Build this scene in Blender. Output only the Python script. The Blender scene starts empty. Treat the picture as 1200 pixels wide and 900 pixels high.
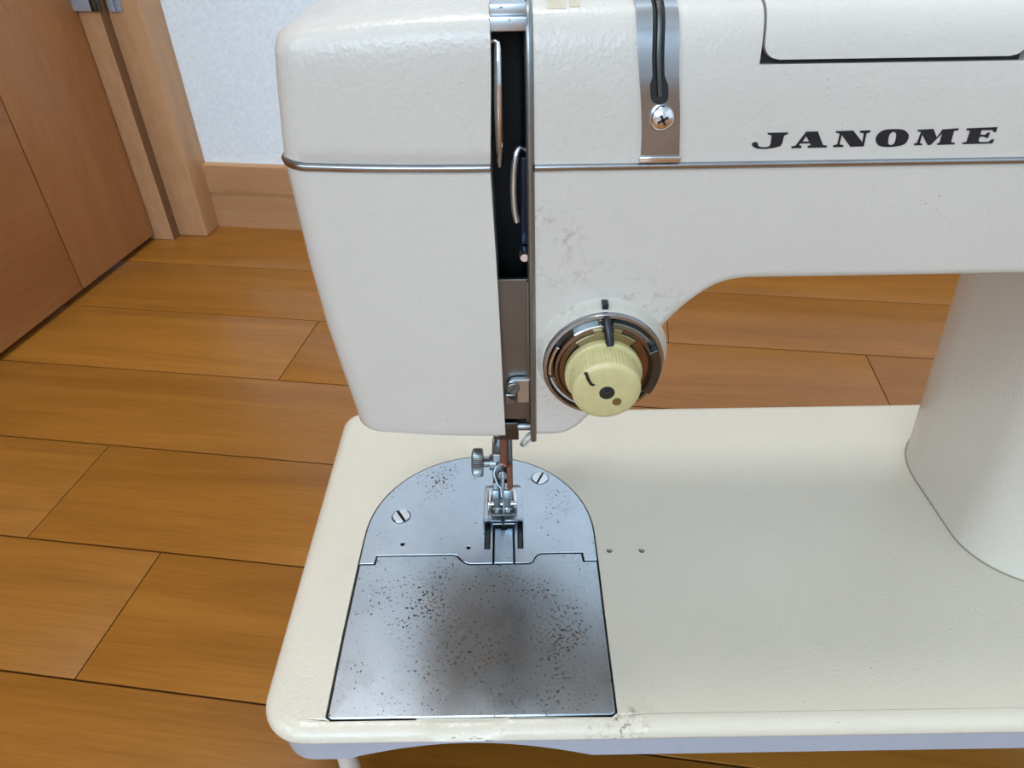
import bpy, bmesh, math, random
from mathutils import Vector, Matrix, Euler
from mathutils.geometry import tessellate_polygon
random.seed(7)
PI = math.pi
SC = bpy.context.scene
COL = SC.collection
MM = 0.001

# ------------------------------------------------------------------ camera
cam_d = bpy.data.cameras.new('camera'); cam = bpy.data.objects.new('camera', cam_d); COL.objects.link(cam)
cam_d.sensor_fit = 'HORIZONTAL'; cam_d.sensor_width = 36.0
cam_d.lens = 36.0*814.9/1200.0
cam_d.clip_start = 0.01
cam.location = (0, 0, 0.321)
cam.rotation_euler = (Matrix.Rotation(PI/2-0.63999, 3, 'X') @ Matrix.Rotation(-0.01611, 3, 'Z')).to_euler()
SC.camera = cam

# ------------------------------------------------------------------ world, light, exposure
w = bpy.data.worlds.new('world'); SC.world = w; w.use_nodes = True
bg = w.node_tree.nodes['Background']; bg.inputs[0].default_value = (0.62, 0.76, 1.0, 1); bg.inputs[1].default_value = 0.8
ROOM_YAW = -0.1449
CY, SY = math.cos(ROOM_YAW), math.sin(ROOM_YAW)
def room_pt(x, y, z): return (x*CY-y*SY, x*SY+y*CY, z)
def window_light(name, loc, size, energy, color, face):
    d = bpy.data.lights.new(name, 'AREA'); d.shape = 'RECTANGLE'; d.size = size[0]; d.size_y = size[1]
    d.energy = energy; d.color = color
    o = bpy.data.objects.new(name, d); COL.objects.link(o)
    o.location = room_pt(*loc)
    o.rotation_euler = (PI/2, 0, ROOM_YAW+face)     # emits towards +Y of the room when face = 0
    return o
window_light('window_light', (-0.3, -2.92, 1.45), (1.9, 1.3), 62, (0.64, 0.83, 1.0), 0.0)
window_light('side_fill_light', (-1.36, -1.0, 1.5), (1.1, 1.1), 21, (0.64, 0.82, 1.0), -PI/2)  # added unseen side light, brightens the column's left side and the back wall
ld = bpy.data.lights.new('overhead_fill_light', 'AREA'); ld.shape = 'DISK'; ld.size = 0.5; ld.energy = 17; ld.color = (0.93, 0.97, 1.0)  # added overhead fill with no lamp behind it, lifts bed and ambient light
lo_ = bpy.data.objects.new('overhead_fill_light', ld); COL.objects.link(lo_); lo_.location = room_pt(-0.25, 0.48, 2.28)
SC.view_settings.view_transform = 'Standard'; SC.view_settings.look = 'None'
SC.view_settings.gamma = 1; SC.view_settings.use_curve_mapping = False
SC.view_settings.exposure = 0.17

# ------------------------------------------------------------------ materials
def new_mat(name):
    m = bpy.data.materials.new(name); m.use_nodes = True
    return m, m.node_tree, m.node_tree.nodes['Principled BSDF']
def N(nt, t, **kw):
    n = nt.nodes.new(t)
    for k, v in kw.items(): setattr(n, k, v)
    return n
def noise(nt, scale, detail=2, rough=0.5, vec=None, dist=0.0):
    n = N(nt, 'ShaderNodeTexNoise'); n.inputs['Scale'].default_value = scale
    n.inputs['Detail'].default_value = detail; n.inputs['Roughness'].default_value = rough; n.inputs['Distortion'].default_value = dist
    if vec is not None: nt.links.new(vec, n.inputs['Vector'])
    return n
def ramp(nt, src, stops, interp='LINEAR'):
    r = N(nt, 'ShaderNodeValToRGB'); r.color_ramp.interpolation = interp
    els = r.color_ramp.elements
    while len(els) < len(stops): els.new(0.5)
    for e, (p, c) in zip(els, stops):
        e.position = p; e.color = (c, c, c, 1) if isinstance(c, (int, float)) else (*c, 1)
    nt.links.new(src, r.inputs[0]); return r
def mixc(nt, fac, a, b, blend='MIX'):
    m = N(nt, 'ShaderNodeMix', data_type='RGBA', blend_type=blend)
    for sock, v in ((m.inputs[0], fac), (m.inputs[6], a), (m.inputs[7], b)):
        if isinstance(v, (int, float)): sock.default_value = v
        elif isinstance(v, tuple): sock.default_value = (*v, 1)
        else: nt.links.new(v, sock)
    return m.outputs[2]
def math_(nt, op, a, b=None, c=None):
    m = N(nt, 'ShaderNodeMath', operation=op)
    for i, v in enumerate((a, b, c)):
        if v is None: continue
        if isinstance(v, (int, float)): m.inputs[i].default_value = v
        else: nt.links.new(v, m.inputs[i])
    return m.outputs[0]
def bump(nt, b, h, strength, dist=0.0002, normal=None):
    n = N(nt, 'ShaderNodeBump'); n.inputs['Strength'].default_value = strength; n.inputs['Distance'].default_value = dist
    nt.links.new(h, n.inputs['Height'])
    if normal is not None: nt.links.new(normal, n.inputs['Normal'])
    nt.links.new(n.outputs[0], b.inputs['Normal']); return n
def simple(name, col, rough=0.4, metal=0.0, bumpscale=None, bs=0.2, emit=None):
    m, nt, b = new_mat(name)
    b.inputs['Base Color'].default_value = (*col, 1); b.inputs['Roughness'].default_value = rough; b.inputs['Metallic'].default_value = metal
    tc = N(nt, 'ShaderNodeTexCoord')
    n = noise(nt, bumpscale or 400, 3, 0.55, tc.outputs['Object'])
    nt.links.new(mixc(nt, ramp(nt, n.outputs[0], [(0.3, 0.0), (0.7, 1.0)]).outputs[0], tuple(c*0.93 for c in col), tuple(min(1, c*1.04) for c in col)), b.inputs['Base Color'])
    if bumpscale: bump(nt, b, n.outputs[0], bs)
    return m
def geo_pos(nt):
    return N(nt, 'ShaderNodeTexCoord').outputs['Object']

def paint(name, base=(0.56, 0.51, 0.452), wrinkle=0.35, dirt=None, chips=None, rough=0.27):
    """cream wrinkle enamel; dirt = (x, y, z, radius) grime round a point, chips = (axis value lo, hi) along the front edge"""
    m, nt, b = new_mat(name)
    v = geo_pos(nt)
    big = noise(nt, 18, 3, 0.5, v)
    c = mixc(nt, ramp(nt, big.outputs[0], [(0.3, 0.0), (0.7, 1.0)]).outputs[0], tuple(x*0.965 for x in base), base)
    # sparse dark specks
    sp = noise(nt, 1100, 1, 0.4, v)
    sp2 = noise(nt, 40, 2, 0.5, v)
    spm = math_(nt, 'MULTIPLY', ramp(nt, sp.outputs[0], [(0.75, 0.0), (0.80, 1.0)]).outputs[0], ramp(nt, sp2.outputs[0], [(0.5, 0.0), (0.62, 1.0)]).outputs[0])
    c = mixc(nt, math_(nt, 'MULTIPLY', spm, 0.7), c, (0.16, 0.12, 0.08))
    if dirt:
        for (dx, dy, dz, rin, rout, amt) in dirt:   # real grime, it stays with the paint
            vm = N(nt, 'ShaderNodeVectorMath', operation='DISTANCE'); nt.links.new(v, vm.inputs[0]); vm.inputs[1].default_value = (dx, dy, dz)
            near = N(nt, 'ShaderNodeMapRange'); nt.links.new(vm.outputs['Value'], near.inputs[0])
            near.inputs[1].default_value = rin; near.inputs[2].default_value = rout; near.inputs[3].default_value = 1; near.inputs[4].default_value = 0
            dn = noise(nt, 420, 5, 0.7, v); dn2 = noise(nt, 70, 3, 0.6, v)
            mk = math_(nt, 'MULTIPLY', ramp(nt, dn.outputs[0], [(0.49, 0.0), (0.63, 1.0)]).outputs[0], ramp(nt, dn2.outputs[0], [(0.42, 0.0), (0.6, 1.0)]).outputs[0])
            mk = math_(nt, 'MULTIPLY', math_(nt, 'MULTIPLY', mk, near.outputs[0]), amt)
            c = mixc(nt, mk, c, (0.17, 0.10, 0.045))
    if chips:
        yb, zb = chips
        sx = N(nt, 'ShaderNodeSeparateXYZ'); nt.links.new(v, sx.inputs[0])
        ym = N(nt, 'ShaderNodeMapRange'); nt.links.new(sx.outputs[1], ym.inputs[0])
        ym.inputs[1].default_value = yb; ym.inputs[2].default_value = yb+0.0035; ym.inputs[3].default_value = 1; ym.inputs[4].default_value = 0
        mp = N(nt, 'ShaderNodeMapping'); nt.links.new(v, mp.inputs[0]); mp.inputs['Scale'].default_value = (0.35, 1, 1)
        cn = noise(nt, 420, 3, 0.7, mp.outputs[0]); cn2 = noise(nt, 22, 1, 0.5, v)
        mk = math_(nt, 'MULTIPLY', ramp(nt, cn.outputs[0], [(0.64, 0.0), (0.66, 1.0)]).outputs[0], ramp(nt, cn2.outputs[0], [(0.52, 0.0), (0.56, 1.0)]).outputs[0])
        mk = math_(nt, 'MULTIPLY', mk, ym.outputs[0])
        c = mixc(nt, mk, c, (0.10, 0.095, 0.10))
    nt.links.new(c, b.inputs['Base Color'])
    b.inputs['Roughness'].default_value = rough
    wn = noise(nt, 800, 2, 0.5, v, 0.25)
    bump(nt, b, wn.outputs[0], wrinkle*1.5, 0.0003)
    return m

def wood(name, c_lo, c_hi, scale=(1.2, 14, 14), rough=0.35, coat=0.0, vary=0.0, fine=1.0, spec=0.5):
    m, nt, b = new_mat(name)
    v = geo_pos(nt)
    mp = N(nt, 'ShaderNodeMapping'); nt.links.new(v, mp.inputs[0]); mp.inputs['Scale'].default_value = scale
    oi = N(nt, 'ShaderNodeObjectInfo')
    off = N(nt, 'ShaderNodeVectorMath', operation='SCALE'); off.inputs[0].default_value = (31.7, 17.3, 9.1); nt.links.new(oi.outputs['Random'], off.inputs['Scale'])
    ad = N(nt, 'ShaderNodeVectorMath', operation='ADD'); nt.links.new(mp.outputs[0], ad.inputs[0]); nt.links.new(off.outputs[0], ad.inputs[1])
    n1 = noise(nt, 3.0, 4, 0.55, ad.outputs[0], 1.2)
    mp2 = N(nt, 'ShaderNodeMapping'); nt.links.new(ad.outputs[0], mp2.inputs[0]); mp2.inputs['Scale'].default_value = (2.2, 7, 7)
    n2 = noise(nt, 6.0*fine, 5, 0.7, mp2.outputs[0])
    g = math_(nt, 'ADD', math_(nt, 'MULTIPLY', n1.outputs[0], 0.55), math_(nt, 'MULTIPLY', n2.outputs[0], 0.45))
    c = mixc(nt, ramp(nt, g, [(0.36, 0.0), (0.62, 1.0)]).outputs[0], c_lo, c_hi)
    if vary:
        hv = N(nt, 'ShaderNodeHueSaturation'); nt.links.new(c, hv.inputs['Color'])
        nt.links.new(math_(nt, 'ADD', math_(nt, 'MULTIPLY', oi.outputs['Random'], vary*2), 1-vary), hv.inputs['Value'])
        c = hv.outputs[0]
    nt.links.new(c, b.inputs['Base Color'])
    b.inputs['Roughness'].default_value = rough; b.inputs['Specular IOR Level'].default_value = spec
    b.inputs['Coat Weight'].default_value = coat; b.inputs['Coat Roughness'].default_value = 0.08
    bump(nt, b, n2.outputs[0], 0.05, 0.0004)
    return m

def metal(name, col, rough=0.25, brushed=0.0, rust=0.0, rust_scale=800, rust_spots=(), rust_band=None):
    m, nt, b = new_mat(name); v = geo_pos(nt)
    b.inputs['Metallic'].default_value = 1.0
    n = noise(nt, 60, 4, 0.6, v)
    c = mixc(nt, ramp(nt, n.outputs[0], [(0.3, 0.0), (0.7, 1.0)]).outputs[0], tuple(x*0.88 for x in col), col)
    ro = math_(nt, 'ADD', math_(nt, 'MULTIPLY', n.outputs[0], 0.12), rough-0.06)
    if brushed:
        mp = N(nt, 'ShaderNodeMapping'); nt.links.new(v, mp.inputs[0]); mp.inputs['Scale'].default_value = (1, 0.03, 1)
        bn = noise(nt, 1500, 2, 0.6, mp.outputs[0])
        bump(nt, b, bn.outputs[0], brushed, 0.00004)
    if rust:
        r1 = noise(nt, rust_scale, 2, 0.5, v, 0.0); r2 = noise(nt, 42, 2, 0.5, v)
        f = math_(nt, 'ADD', r1.outputs[0], math_(nt, 'MULTIPLY', r2.outputs[0], 0.35))
        for (rx, ry, rr, amt) in rust_spots:      # places where the pitting is denser
            vm = N(nt, 'ShaderNodeVectorMath', operation='MULTIPLY'); nt.links.new(v, vm.inputs[0]); vm.inputs[1].default_value = (1, 0.55 if rr > 0.02 else 1, 0)
            vd = N(nt, 'ShaderNodeVectorMath', operation='DISTANCE'); nt.links.new(vm.outputs[0], vd.inputs[0]); vd.inputs[1].default_value = (rx, ry*(0.55 if rr > 0.02 else 1), 0)
            mr = N(nt, 'ShaderNodeMapRange'); nt.links.new(vd.outputs['Value'], mr.inputs[0]); mr.inputs[1].default_value = 0; mr.inputs[2].default_value = rr
            mr.inputs[3].default_value = amt; mr.inputs[4].default_value = 0
            f = math_(nt, 'ADD', f, mr.outputs[0])
        th = 0.905-0.05*rust
        mk = ramp(nt, f, [(th, 0.0), (th+0.012, 1.0)]).outputs[0]
        if rust_band:
            sx = N(nt, 'ShaderNodeSeparateXYZ'); nt.links.new(v, sx.inputs[0])
            mr = N(nt, 'ShaderNodeMapRange'); nt.links.new(sx.outputs[rust_band[0]], mr.inputs[0])
            mr.inputs[1].default_value = rust_band[1]; mr.inputs[2].default_value = rust_band[2]; mr.inputs[3].default_value = 0; mr.inputs[4].default_value = 1
            mk = math_(nt, 'MULTIPLY', mk, mr.outputs[0])
        rn = noise(nt, 150, 1, 0.5, v)
        rc = mixc(nt, ramp(nt, rn.outputs[0], [(0.45, 0.0), (0.55, 1.0)]).outputs[0], (0.035, 0.024, 0.016), (0.13, 0.065, 0.025))
        c = mixc(nt, mk, c, rc)
        nt.links.new(math_(nt, 'SUBTRACT', 1.0, mk), b.inputs['Metallic'])
        ro = math_(nt, 'ADD', ro, math_(nt, 'MULTIPLY', mk, 0.4))
    nt.links.new(c, b.inputs['Base Color']); nt.links.new(ro, b.inputs['Roughness'])
    return m

M = {}
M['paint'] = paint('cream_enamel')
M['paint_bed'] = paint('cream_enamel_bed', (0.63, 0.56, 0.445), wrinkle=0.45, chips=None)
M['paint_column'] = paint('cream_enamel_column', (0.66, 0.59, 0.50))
M['paint_skirt'] = paint('grey_blue_skirt', (0.40, 0.43, 0.50))  # bluer and darker tone than the cream parts
M['chrome'] = metal('chrome', (0.80, 0.81, 0.83), 0.10)
M['steel'] = metal('brushed_steel', (0.56, 0.62, 0.68), 0.30, brushed=0.0, rust=0.2)
M['steel_np'] = metal('needle_plate_steel', (0.56, 0.62, 0.68), 0.30, brushed=0.0, rust=0.35, rust_spots=((-0.020, 0.020, 0.016, 0.13), (0.038, 0.004, 0.012, 0.06)))
M['steel_rust'] = metal('speckled_steel', (0.50, 0.565, 0.62), 0.28, brushed=0.0, rust=1.0, rust_spots=((-0.018, 0.006, 0.034, 0.062), (0.030, 0.004, 0.030, 0.062), (0.004, -0.016, 0.040, 0.03)))
M['dull'] = metal('dull_steel', (0.27, 0.285, 0.28), 0.36)
M['plate_brown'] = metal('bronzed_steel', (0.215, 0.205, 0.19), 0.42)
M['dark_metal'] = metal('dark_steel', (0.12, 0.125, 0.125), 0.32)
M['black'] = simple('black_casting', (0.003, 0.0035, 0.005), 0.6)
M['gap'] = simple('dark_gap', (0.012, 0.011, 0.012), 0.7)
M['gap_tan'] = simple('tan_seam', (0.30, 0.25, 0.18), 0.7)
M['ink'] = simple('black_ink', (0.008, 0.009, 0.014), 0.35)
M['knob'] = simple('yellowed_plastic', (0.51, 0.44, 0.21), 0.38, bumpscale=500, bs=0.05)
M['knob_rim'] = simple('yellowed_plastic_rim', (0.56, 0.53, 0.27), 0.42)
M['ring'] = metal('dark_chrome', (0.42, 0.44, 0.47), 0.22)  # chrome darkened: dark reflections on strips and guide are put into its colour
M['bronze'] = metal('bronze', (0.25, 0.18, 0.13), 0.24)
M['brass'] = metal('brass_stain', (0.36, 0.31, 0.18), 0.38)
M['rust'] = simple('rusty_steel', (0.17, 0.055, 0.025), 0.75, bumpscale=600, bs=0.8)
M['floor'] = wood('oak_floor', (0.225, 0.080, 0.008), (0.34, 0.130, 0.017), (1.0, 11, 11), 0.34, coat=0.12, vary=0.03, fine=1.6, spec=0.4)
M['joint'] = simple('floor_joint', (0.13, 0.06, 0.02), 0.7)
M['door'] = wood('oak_door', (0.36, 0.140, 0.042), (0.46, 0.20, 0.072), (9, 9, 1.0), 0.42)
M['door_h'] = wood('oak_door_panel', (0.34, 0.13, 0.036), (0.44, 0.185, 0.062), (9, 1.0, 9), 0.42)
M['trim'] = wood('oak_trim', (0.50, 0.26, 0.12), (0.62, 0.35, 0.18), (9, 9, 1.0), 0.45)
M['trim_h'] = wood('oak_trim_board', (0.43, 0.215, 0.095), (0.54, 0.295, 0.14), (1.0, 9, 9), 0.45)
M['wall'] = simple('white_wallpaper', (0.87, 0.93, 0.97), 0.85, bumpscale=260, bs=0.9)
M['ceiling'] = simple('ceiling_paper', (0.80, 0.79, 0.76), 0.9)
M['glass_blue'] = simple('hinge_metal', (0.42, 0.46, 0.54), 0.3, 0.3)

# ------------------------------------------------------------------ mesh helpers (all shapes are given in millimetres, world axes)
def link(name, verts, faces, mat, parent=None, angle=35, origin=None, rot=0.0, bev=None):
    me = bpy.data.meshes.new(name)
    xs = [v[0] for v in verts]; ys = [v[1] for v in verts]; zs = [v[2] for v in verts]
    c = Vector(((min(xs)+max(xs))/2, (min(ys)+max(ys))/2, (min(zs)+max(zs))/2)) if origin is None else Vector(origin)
    me.from_pydata([tuple((Vector(v)-c)*MM) for v in verts], [], faces)
    bm = bmesh.new(); bm.from_mesh(me)
    bmesh.ops.remove_doubles(bm, verts=bm.verts, dist=1e-6)
    bmesh.ops.recalc_face_normals(bm, faces=bm.faces)
    if bev:
        es = [e for e in bm.edges if len(e.link_faces) == 2 and e.calc_face_angle(0) > math.radians(30)]
        bmesh.ops.bevel(bm, geom=es, offset=bev*MM, segments=3, affect='EDGES', profile=0.5, clamp_overlap=True)
    bm.to_mesh(me); bm.free()
    me.materials.append(mat)
    me.shade_smooth()
    me.set_sharp_from_angle(angle=math.radians(angle))
    o = bpy.data.objects.new(name, me); COL.objects.link(o)
    loc = c*MM
    if rot and parent is None:
        loc = Matrix.Rotation(rot, 3, 'Z') @ loc; o.rotation_euler = (0, 0, rot)
    if parent is not None:
        o.parent = parent; o.location = loc - Vector(parent['wo'])
        o['wo'] = list(loc)
    else:
        o.location = loc; o['wo'] = list(c*MM)
    return o
def boxdata(x0, x1, y0, y1, z0, z1):
    v = [(x, y, z) for x in (x0, x1) for y in (y0, y1) for z in (z0, z1)]
    f = [(0, 1, 3, 2), (4, 6, 7, 5), (0, 4, 5, 1), (2, 3, 7, 6), (0, 2, 6, 4), (1, 5, 7, 3)]
    return v, f
def join(*ds):
    V, F = [], []
    for v, f in ds:
        k = len(V); V += list(v); F += [tuple(i+k for i in q) for q in f]
    return V, F
def box(name, b, mat, parent=None, bev=None, **kw):
    v, f = boxdata(*b); return link(name, v, f, mat, parent, bev=bev, **kw)
def loftdata(loops, cap0=True, cap1=True, closed=True):
    n = len(loops[0]); V = [p for L in loops for p in L]; F = []
    for i in range(len(loops)-1):
        for j in range(n if closed else n-1):
            k = (j+1) % n
            F.append((i*n+j, i*n+k, (i+1)*n+k, (i+1)*n+j))
    if cap0: F.append(tuple(range(n)))
    if cap1: F.append(tuple((len(loops)-1)*n+j for j in range(n)))
    return V, F
def lathedata(prof, c, axis='-y', n=48, serr=None):
    """prof: (radius, height along the axis) pairs; c: centre; axis: -y, z, x"""
    loops = []
    for k, (r, h) in enumerate(prof):
        L = []
        for i in range(n):
            a = 2*PI*i/n; rr = r
            if serr and k in serr[0] and i % 2: rr -= serr[1]
            u, v = rr*math.cos(a), rr*math.sin(a)
            if axis == '-y': L.append((c[0]+u, c[1]-h, c[2]+v))
            elif axis == 'z': L.append((c[0]+u, c[1]+v, c[2]+h))
            else: L.append((c[0]+h, c[1]+u, c[2]+v))
        loops.append(L)
    return loftdata(loops)
def tubedata(pts, r, n=10, flat=1.0):
    pts = [Vector(p) for p in pts]; loops = []
    up = Vector((0, 1, 0))
    for i, p in enumerate(pts):
        t = (pts[min(i+1, len(pts)-1)]-pts[max(i-1, 0)]).normalized()
        a = t.cross(up)
        if a.length < 0.1: a = t.cross(Vector((1, 0, 0)))
        a.normalize(); b = t.cross(a).normalized()
        rr = r[i] if isinstance(r, (list, tuple)) else r
        loops.append([tuple(p+a*rr*math.cos(2*PI*k/n)+b*rr*flat*math.sin(2*PI*k/n)) for k in range(n)])
    return loftdata(loops)
def catmull(P, k=6, closed=False):
    out = []; n = len(P)
    rng = range(n if closed else n-1)
    for i in rng:
        g = lambda j: Vector(P[j % n]) if closed else Vector(P[max(0, min(n-1, j))])
        p0, p1, p2, p3 = g(i-1), g(i), g(i+1), g(i+2)
        for s in range(k):
            t = s/k
            out.append(tuple(0.5*((2*p1)+(p2-p0)*t+(2*p0-5*p1+4*p2-p3)*t*t+(3*p1-p0-3*p2+p3)*t**3)))
    if not closed: out.append(tuple(P[-1]))
    return out
def area2(P): return sum(P[i][0]*P[(i+1) % len(P)][1]-P[(i+1) % len(P)][0]*P[i][1] for i in range(len(P)))/2
def offset(P, d):
    """moves a closed 2-D outline inwards by d (outwards when negative)"""
    s = 1 if area2(P) > 0 else -1; n = len(P); out = []
    for i in range(n):
        a, b, c = Vector(P[i-1]), Vector(P[i]), Vector(P[(i+1) % n])
        e1, e2 = (b-a), (c-b)
        if e1.length < 1e-6 or e2.length < 1e-6: out.append(tuple(b)); continue
        n1 = Vector((-e1.y, e1.x)).normalized()*s; n2 = Vector((-e2.y, e2.x)).normalized()*s
        m = n1+n2
        if m.length < 1e-4: out.append(tuple(b+n1*d)); continue
        m.normalize(); out.append(tuple(b+m*min(d/max(0.35, m.dot(n1)), d*2.5) if d > 0 else b+m*max(d/max(0.35, m.dot(n1)), d*2.5)))
    return out
def platedata(outer, holes, top, bottom, tomap, chamfer=0.0):
    """a slab with holes: outlines in 2-D, tomap(u, v, h) puts them into the world"""
    V, F = [], []
    loops = [outer]+list(holes)
    ins = [offset(outer, chamfer) if chamfer else outer]+[offset(h, -chamfer) if chamfer else h for h in holes]
    def add(L, h):
        k = len(V); V.extend(tomap(u, v, h) for u, v in L); return k
    kt = [add(L, top) for L in ins]
    if chamfer: kc = [add(L, top-chamfer) for L in loops]
    kb = [add(L, bottom) for L in loops]
    flat = [Vector((u, v, 0)) for L in ins for u, v in L]
    starts = []; s = 0
    for L in ins: starts.append(s); s += len(L)
    def vid(i, ks):
        for q in range(len(starts)-1, -1, -1):
            if i >= starts[q]: return ks[q]+i-starts[q]
    for t in tessellate_polygon([[Vector((u, v, 0)) for u, v in L] for L in ins]):
        F.append(tuple(vid(i, kt) for i in t))
    for t in tessellate_polygon([[Vector((u, v, 0)) for u, v in L] for L in loops]):
        F.append(tuple(vid(i, kb) for i in t))
    for q, L in enumerate(loops):
        n = len(L); seq = [kt[q]]+([kc[q]] if chamfer else [])+[kb[q]]
        for a, b in zip(seq, seq[1:]):
            for i in range(n): F.append((a+i, a+(i+1) % n, b+(i+1) % n, b+i))
    return V, F
def circle(cx, cy, r, n=20): return [(cx+r*math.cos(2*PI*i/n), cy+r*math.sin(2*PI*i/n)) for i in range(n)]
flatmap = lambda u, v, h: (u, v, h)                    # outline in x, y; height in z
facemap = lambda u, v, h: (u, -h, v)                   # outline in x, z; h measured towards the camera side (-y)
def thing(name, label, cat, loc_mm, group=None, kind=None, rot=0.0):
    o = bpy.data.objects.new(name, None); COL.objects.link(o)
    c = Vector(loc_mm)*MM
    o.location = Matrix.Rotation(rot, 3, 'Z') @ c if rot else c
    o.rotation_euler = (0, 0, rot); o.empty_display_size = 0.02
    o['wo'] = list(c)
    if label: o['label'] = label
    if cat: o['category'] = cat
    if group: o['group'] = group
    if kind: o['kind'] = kind
    return o
def struct(o, label=None):
    o['kind'] = 'structure'
    if label: o['label'] = label
    return o

# ================================================================== THE ROOM (mm in room axes, turned by ROOM_YAW)
R = dict(rot=ROOM_YAW)
def rbox(name, b, mat, **kw): return box(name, b, mat, **R, **kw)
floor = struct(rbox('floor', (-1400, 2000, -3000, 1900, -30, -2.2), M['joint']), 'glossy golden oak plank floor under the sewing machine')
# planks: rows seen in the photograph with their butt joints, the rest of the room carries on in the same rhythm
rows = [(-3000, -930), (-930, -12), (-12, 75), (75, 157.6), (157.6, 238.3), (238.3, 322.8), (322.8, 410), (410, 499.5), (499.5, 590), (590, 690), (690, 1900)]
joints = {3: [-560, 120, 590], 4: [-700, -245, 310, 800], 5: [-332, 190, 700], 6: [-640, -30, 520], 7: [-700, -245, 217, 680],
          8: [-520, 60, 560], 9: [-760, -190, 350]}
for i, (y0, y1) in enumerate(rows):
    js = [-1400]+joints.get(i, [])+[2000]
    for a, b_ in zip(js, js[1:]):
        box('plank', (a+0.35, b_-0.35, y0+0.55, y1-0.55, -2.2, 0.0), M['floor'], floor, bev=0.25)
wb = join(boxdata(-430, 2000, 690, 780, 0, 2400), boxdata(-1400, -1300, 690, 780, 0, 2400), boxdata(-1300, -430, 690, 780, 2060, 2400))
struct(link('wall_back', *wb, M['wall'], **R), 'white textured wallpaper wall behind the machine')
struct(link('wall_left', *join(boxdata(-1500, -1400, -3000, -1650, 0, 2400), boxdata(-1500, -1400, -350, 1900, 0, 2400), boxdata(-1500, -1400, -1650, -350, 0, 850), boxdata(-1500, -1400, -1650, -350, 2150, 2400)), M['wall'], **R), 'white wall beyond the open door')
struct(rbox('wall_right', (2000, 2100, -3000, 1900, 0, 2400), M['wall']), 'white wall on the right of the room')
wf = join(boxdata(-1400, -1300, -3100, -3000, 0, 2400), boxdata(700, 2000, -3100, -3000, 0, 2400),
          boxdata(-1300, 700, -3100, -3000, 0, 760), boxdata(-1300, 700, -3100, -3000, 2220, 2400))
struct(link('wall_front', *wf, M['wall'], **R), 'white wall with the window behind the camera')
struct(rbox('wall_hall', (-1400, 2000, 1900, 2000, 0, 2400), M['wall']), 'white wall of the passage behind the doorway')
struct(rbox('ceiling', (-1400, 2000, -3000, 1900, 2400, 2500), M['ceiling']), 'pale ceiling of the room')
win = struct(link('window_1', *join(boxdata(-1300, -1250, -3090, -3030, 760, 2220), boxdata(650, 700, -3090, -3030, 760, 2220),
    boxdata(-1250, 650, -3090, -3030, 760, 810), boxdata(-1250, 650, -3090, -3030, 2170, 2220)), M['trim'], **R), 'window frame behind the camera')
struct(link('added_window', *join(boxdata(-1480, -1420, -1650, -1600, 850, 2150), boxdata(-1480, -1420, -400, -350, 850, 2150),  # unseen frame added to go with the side light
    boxdata(-1480, -1420, -1600, -400, 850, 900), boxdata(-1480, -1420, -1600, -400, 2100, 2150)), M['trim'], **R), 'added unseen window frame in the left wall beyond the open door')
# baseboard with its recessed groove
bb = [(690, 0), (683, 0), (683, 36.5), (684.6, 37.2), (684.6, 39.8), (682.2, 40.6), (682.2, 69.2), (683.2, 70.6), (690, 70.6)]
struct(link('baseboard_back', *loftdata([[(x, y, z) for y, z in bb] for x in (-430, 2000)]), M['trim_h'], **R), 'oak baseboard with a groove under the white wallpaper')
# door frame
t1 = struct(rbox('trim_1', (-462.7, -430, 655, 692, 0, 2060), M['trim'], bev=1.5), 'upright oak door casing beside the white wall')
box('door_jamb', (-500, -462.7, 643.3, 780, 0, 2030), M['trim'], t1, bev=0.8)
box('groove_shade', (-462.9, -462.0, 643.9, 655.2, 0, 2030), simple('groove_shade_brown', (0.22, 0.10, 0.045), 0.6), t1)  # brown strip added to darken the shaded groove face
box('head_casing', (-1300, -462.7, 655, 692, 2030, 2060), M['trim'], t1, bev=1.5)
struct(rbox('trim_2', (-1300, -1265, 655, 780, 0, 2030), M['trim'], bev=1.0), 'upright oak door jamb at the latch side')
# the door, swung open towards the camera
d1 = struct(rbox('door_1', (-517, -485.5, -118, 641.5, 7, 2015), M['gap']), 'open oak door with a narrow groove beside its hinge stile')
box('stile', (-518, -483, 520.2, 642, 6, 2016), M['door'], d1, bev=0.6)
box('stile', (-518, -483, -120, 0, 6, 2016), M['door'], d1, bev=0.6)
box('door_panel', (-518, -483.1, 1.2, 519.0, 6, 2016), M['door_h'], d1, bev=0.6)
hg = link('hinge', *join(boxdata(-488, -465.5, 637.5, 643.3, 222, 300)), M['glass_blue'], d1, bev=0.7)
link('hinge_knuckle', *lathedata([(4.2, 0), (4.6, 0.8), (4.6, 77), (4.2, 78)], (-463.2, 641.5, 222), 'z', 20), M['dark_metal'], hg)
link('hinge_leaf', *join(boxdata(-458.5, -452.5, 651.5, 655.6, 219.5, 300), boxdata(-452, -446.5, 652.5, 655.6, 219.5, 300)), M['glass_blue'], hg, bev=0.6)

# ================================================================== THE SEWING MACHINE
SM = thing('sewing_machine', 'cream enamelled flat-bed sewing machine with chrome trim and yellowed tension knob on the oak floor', 'sewing machine', (95, 212, 0))
XR = 292.0      # right end of the machine, beyond the frame

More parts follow.
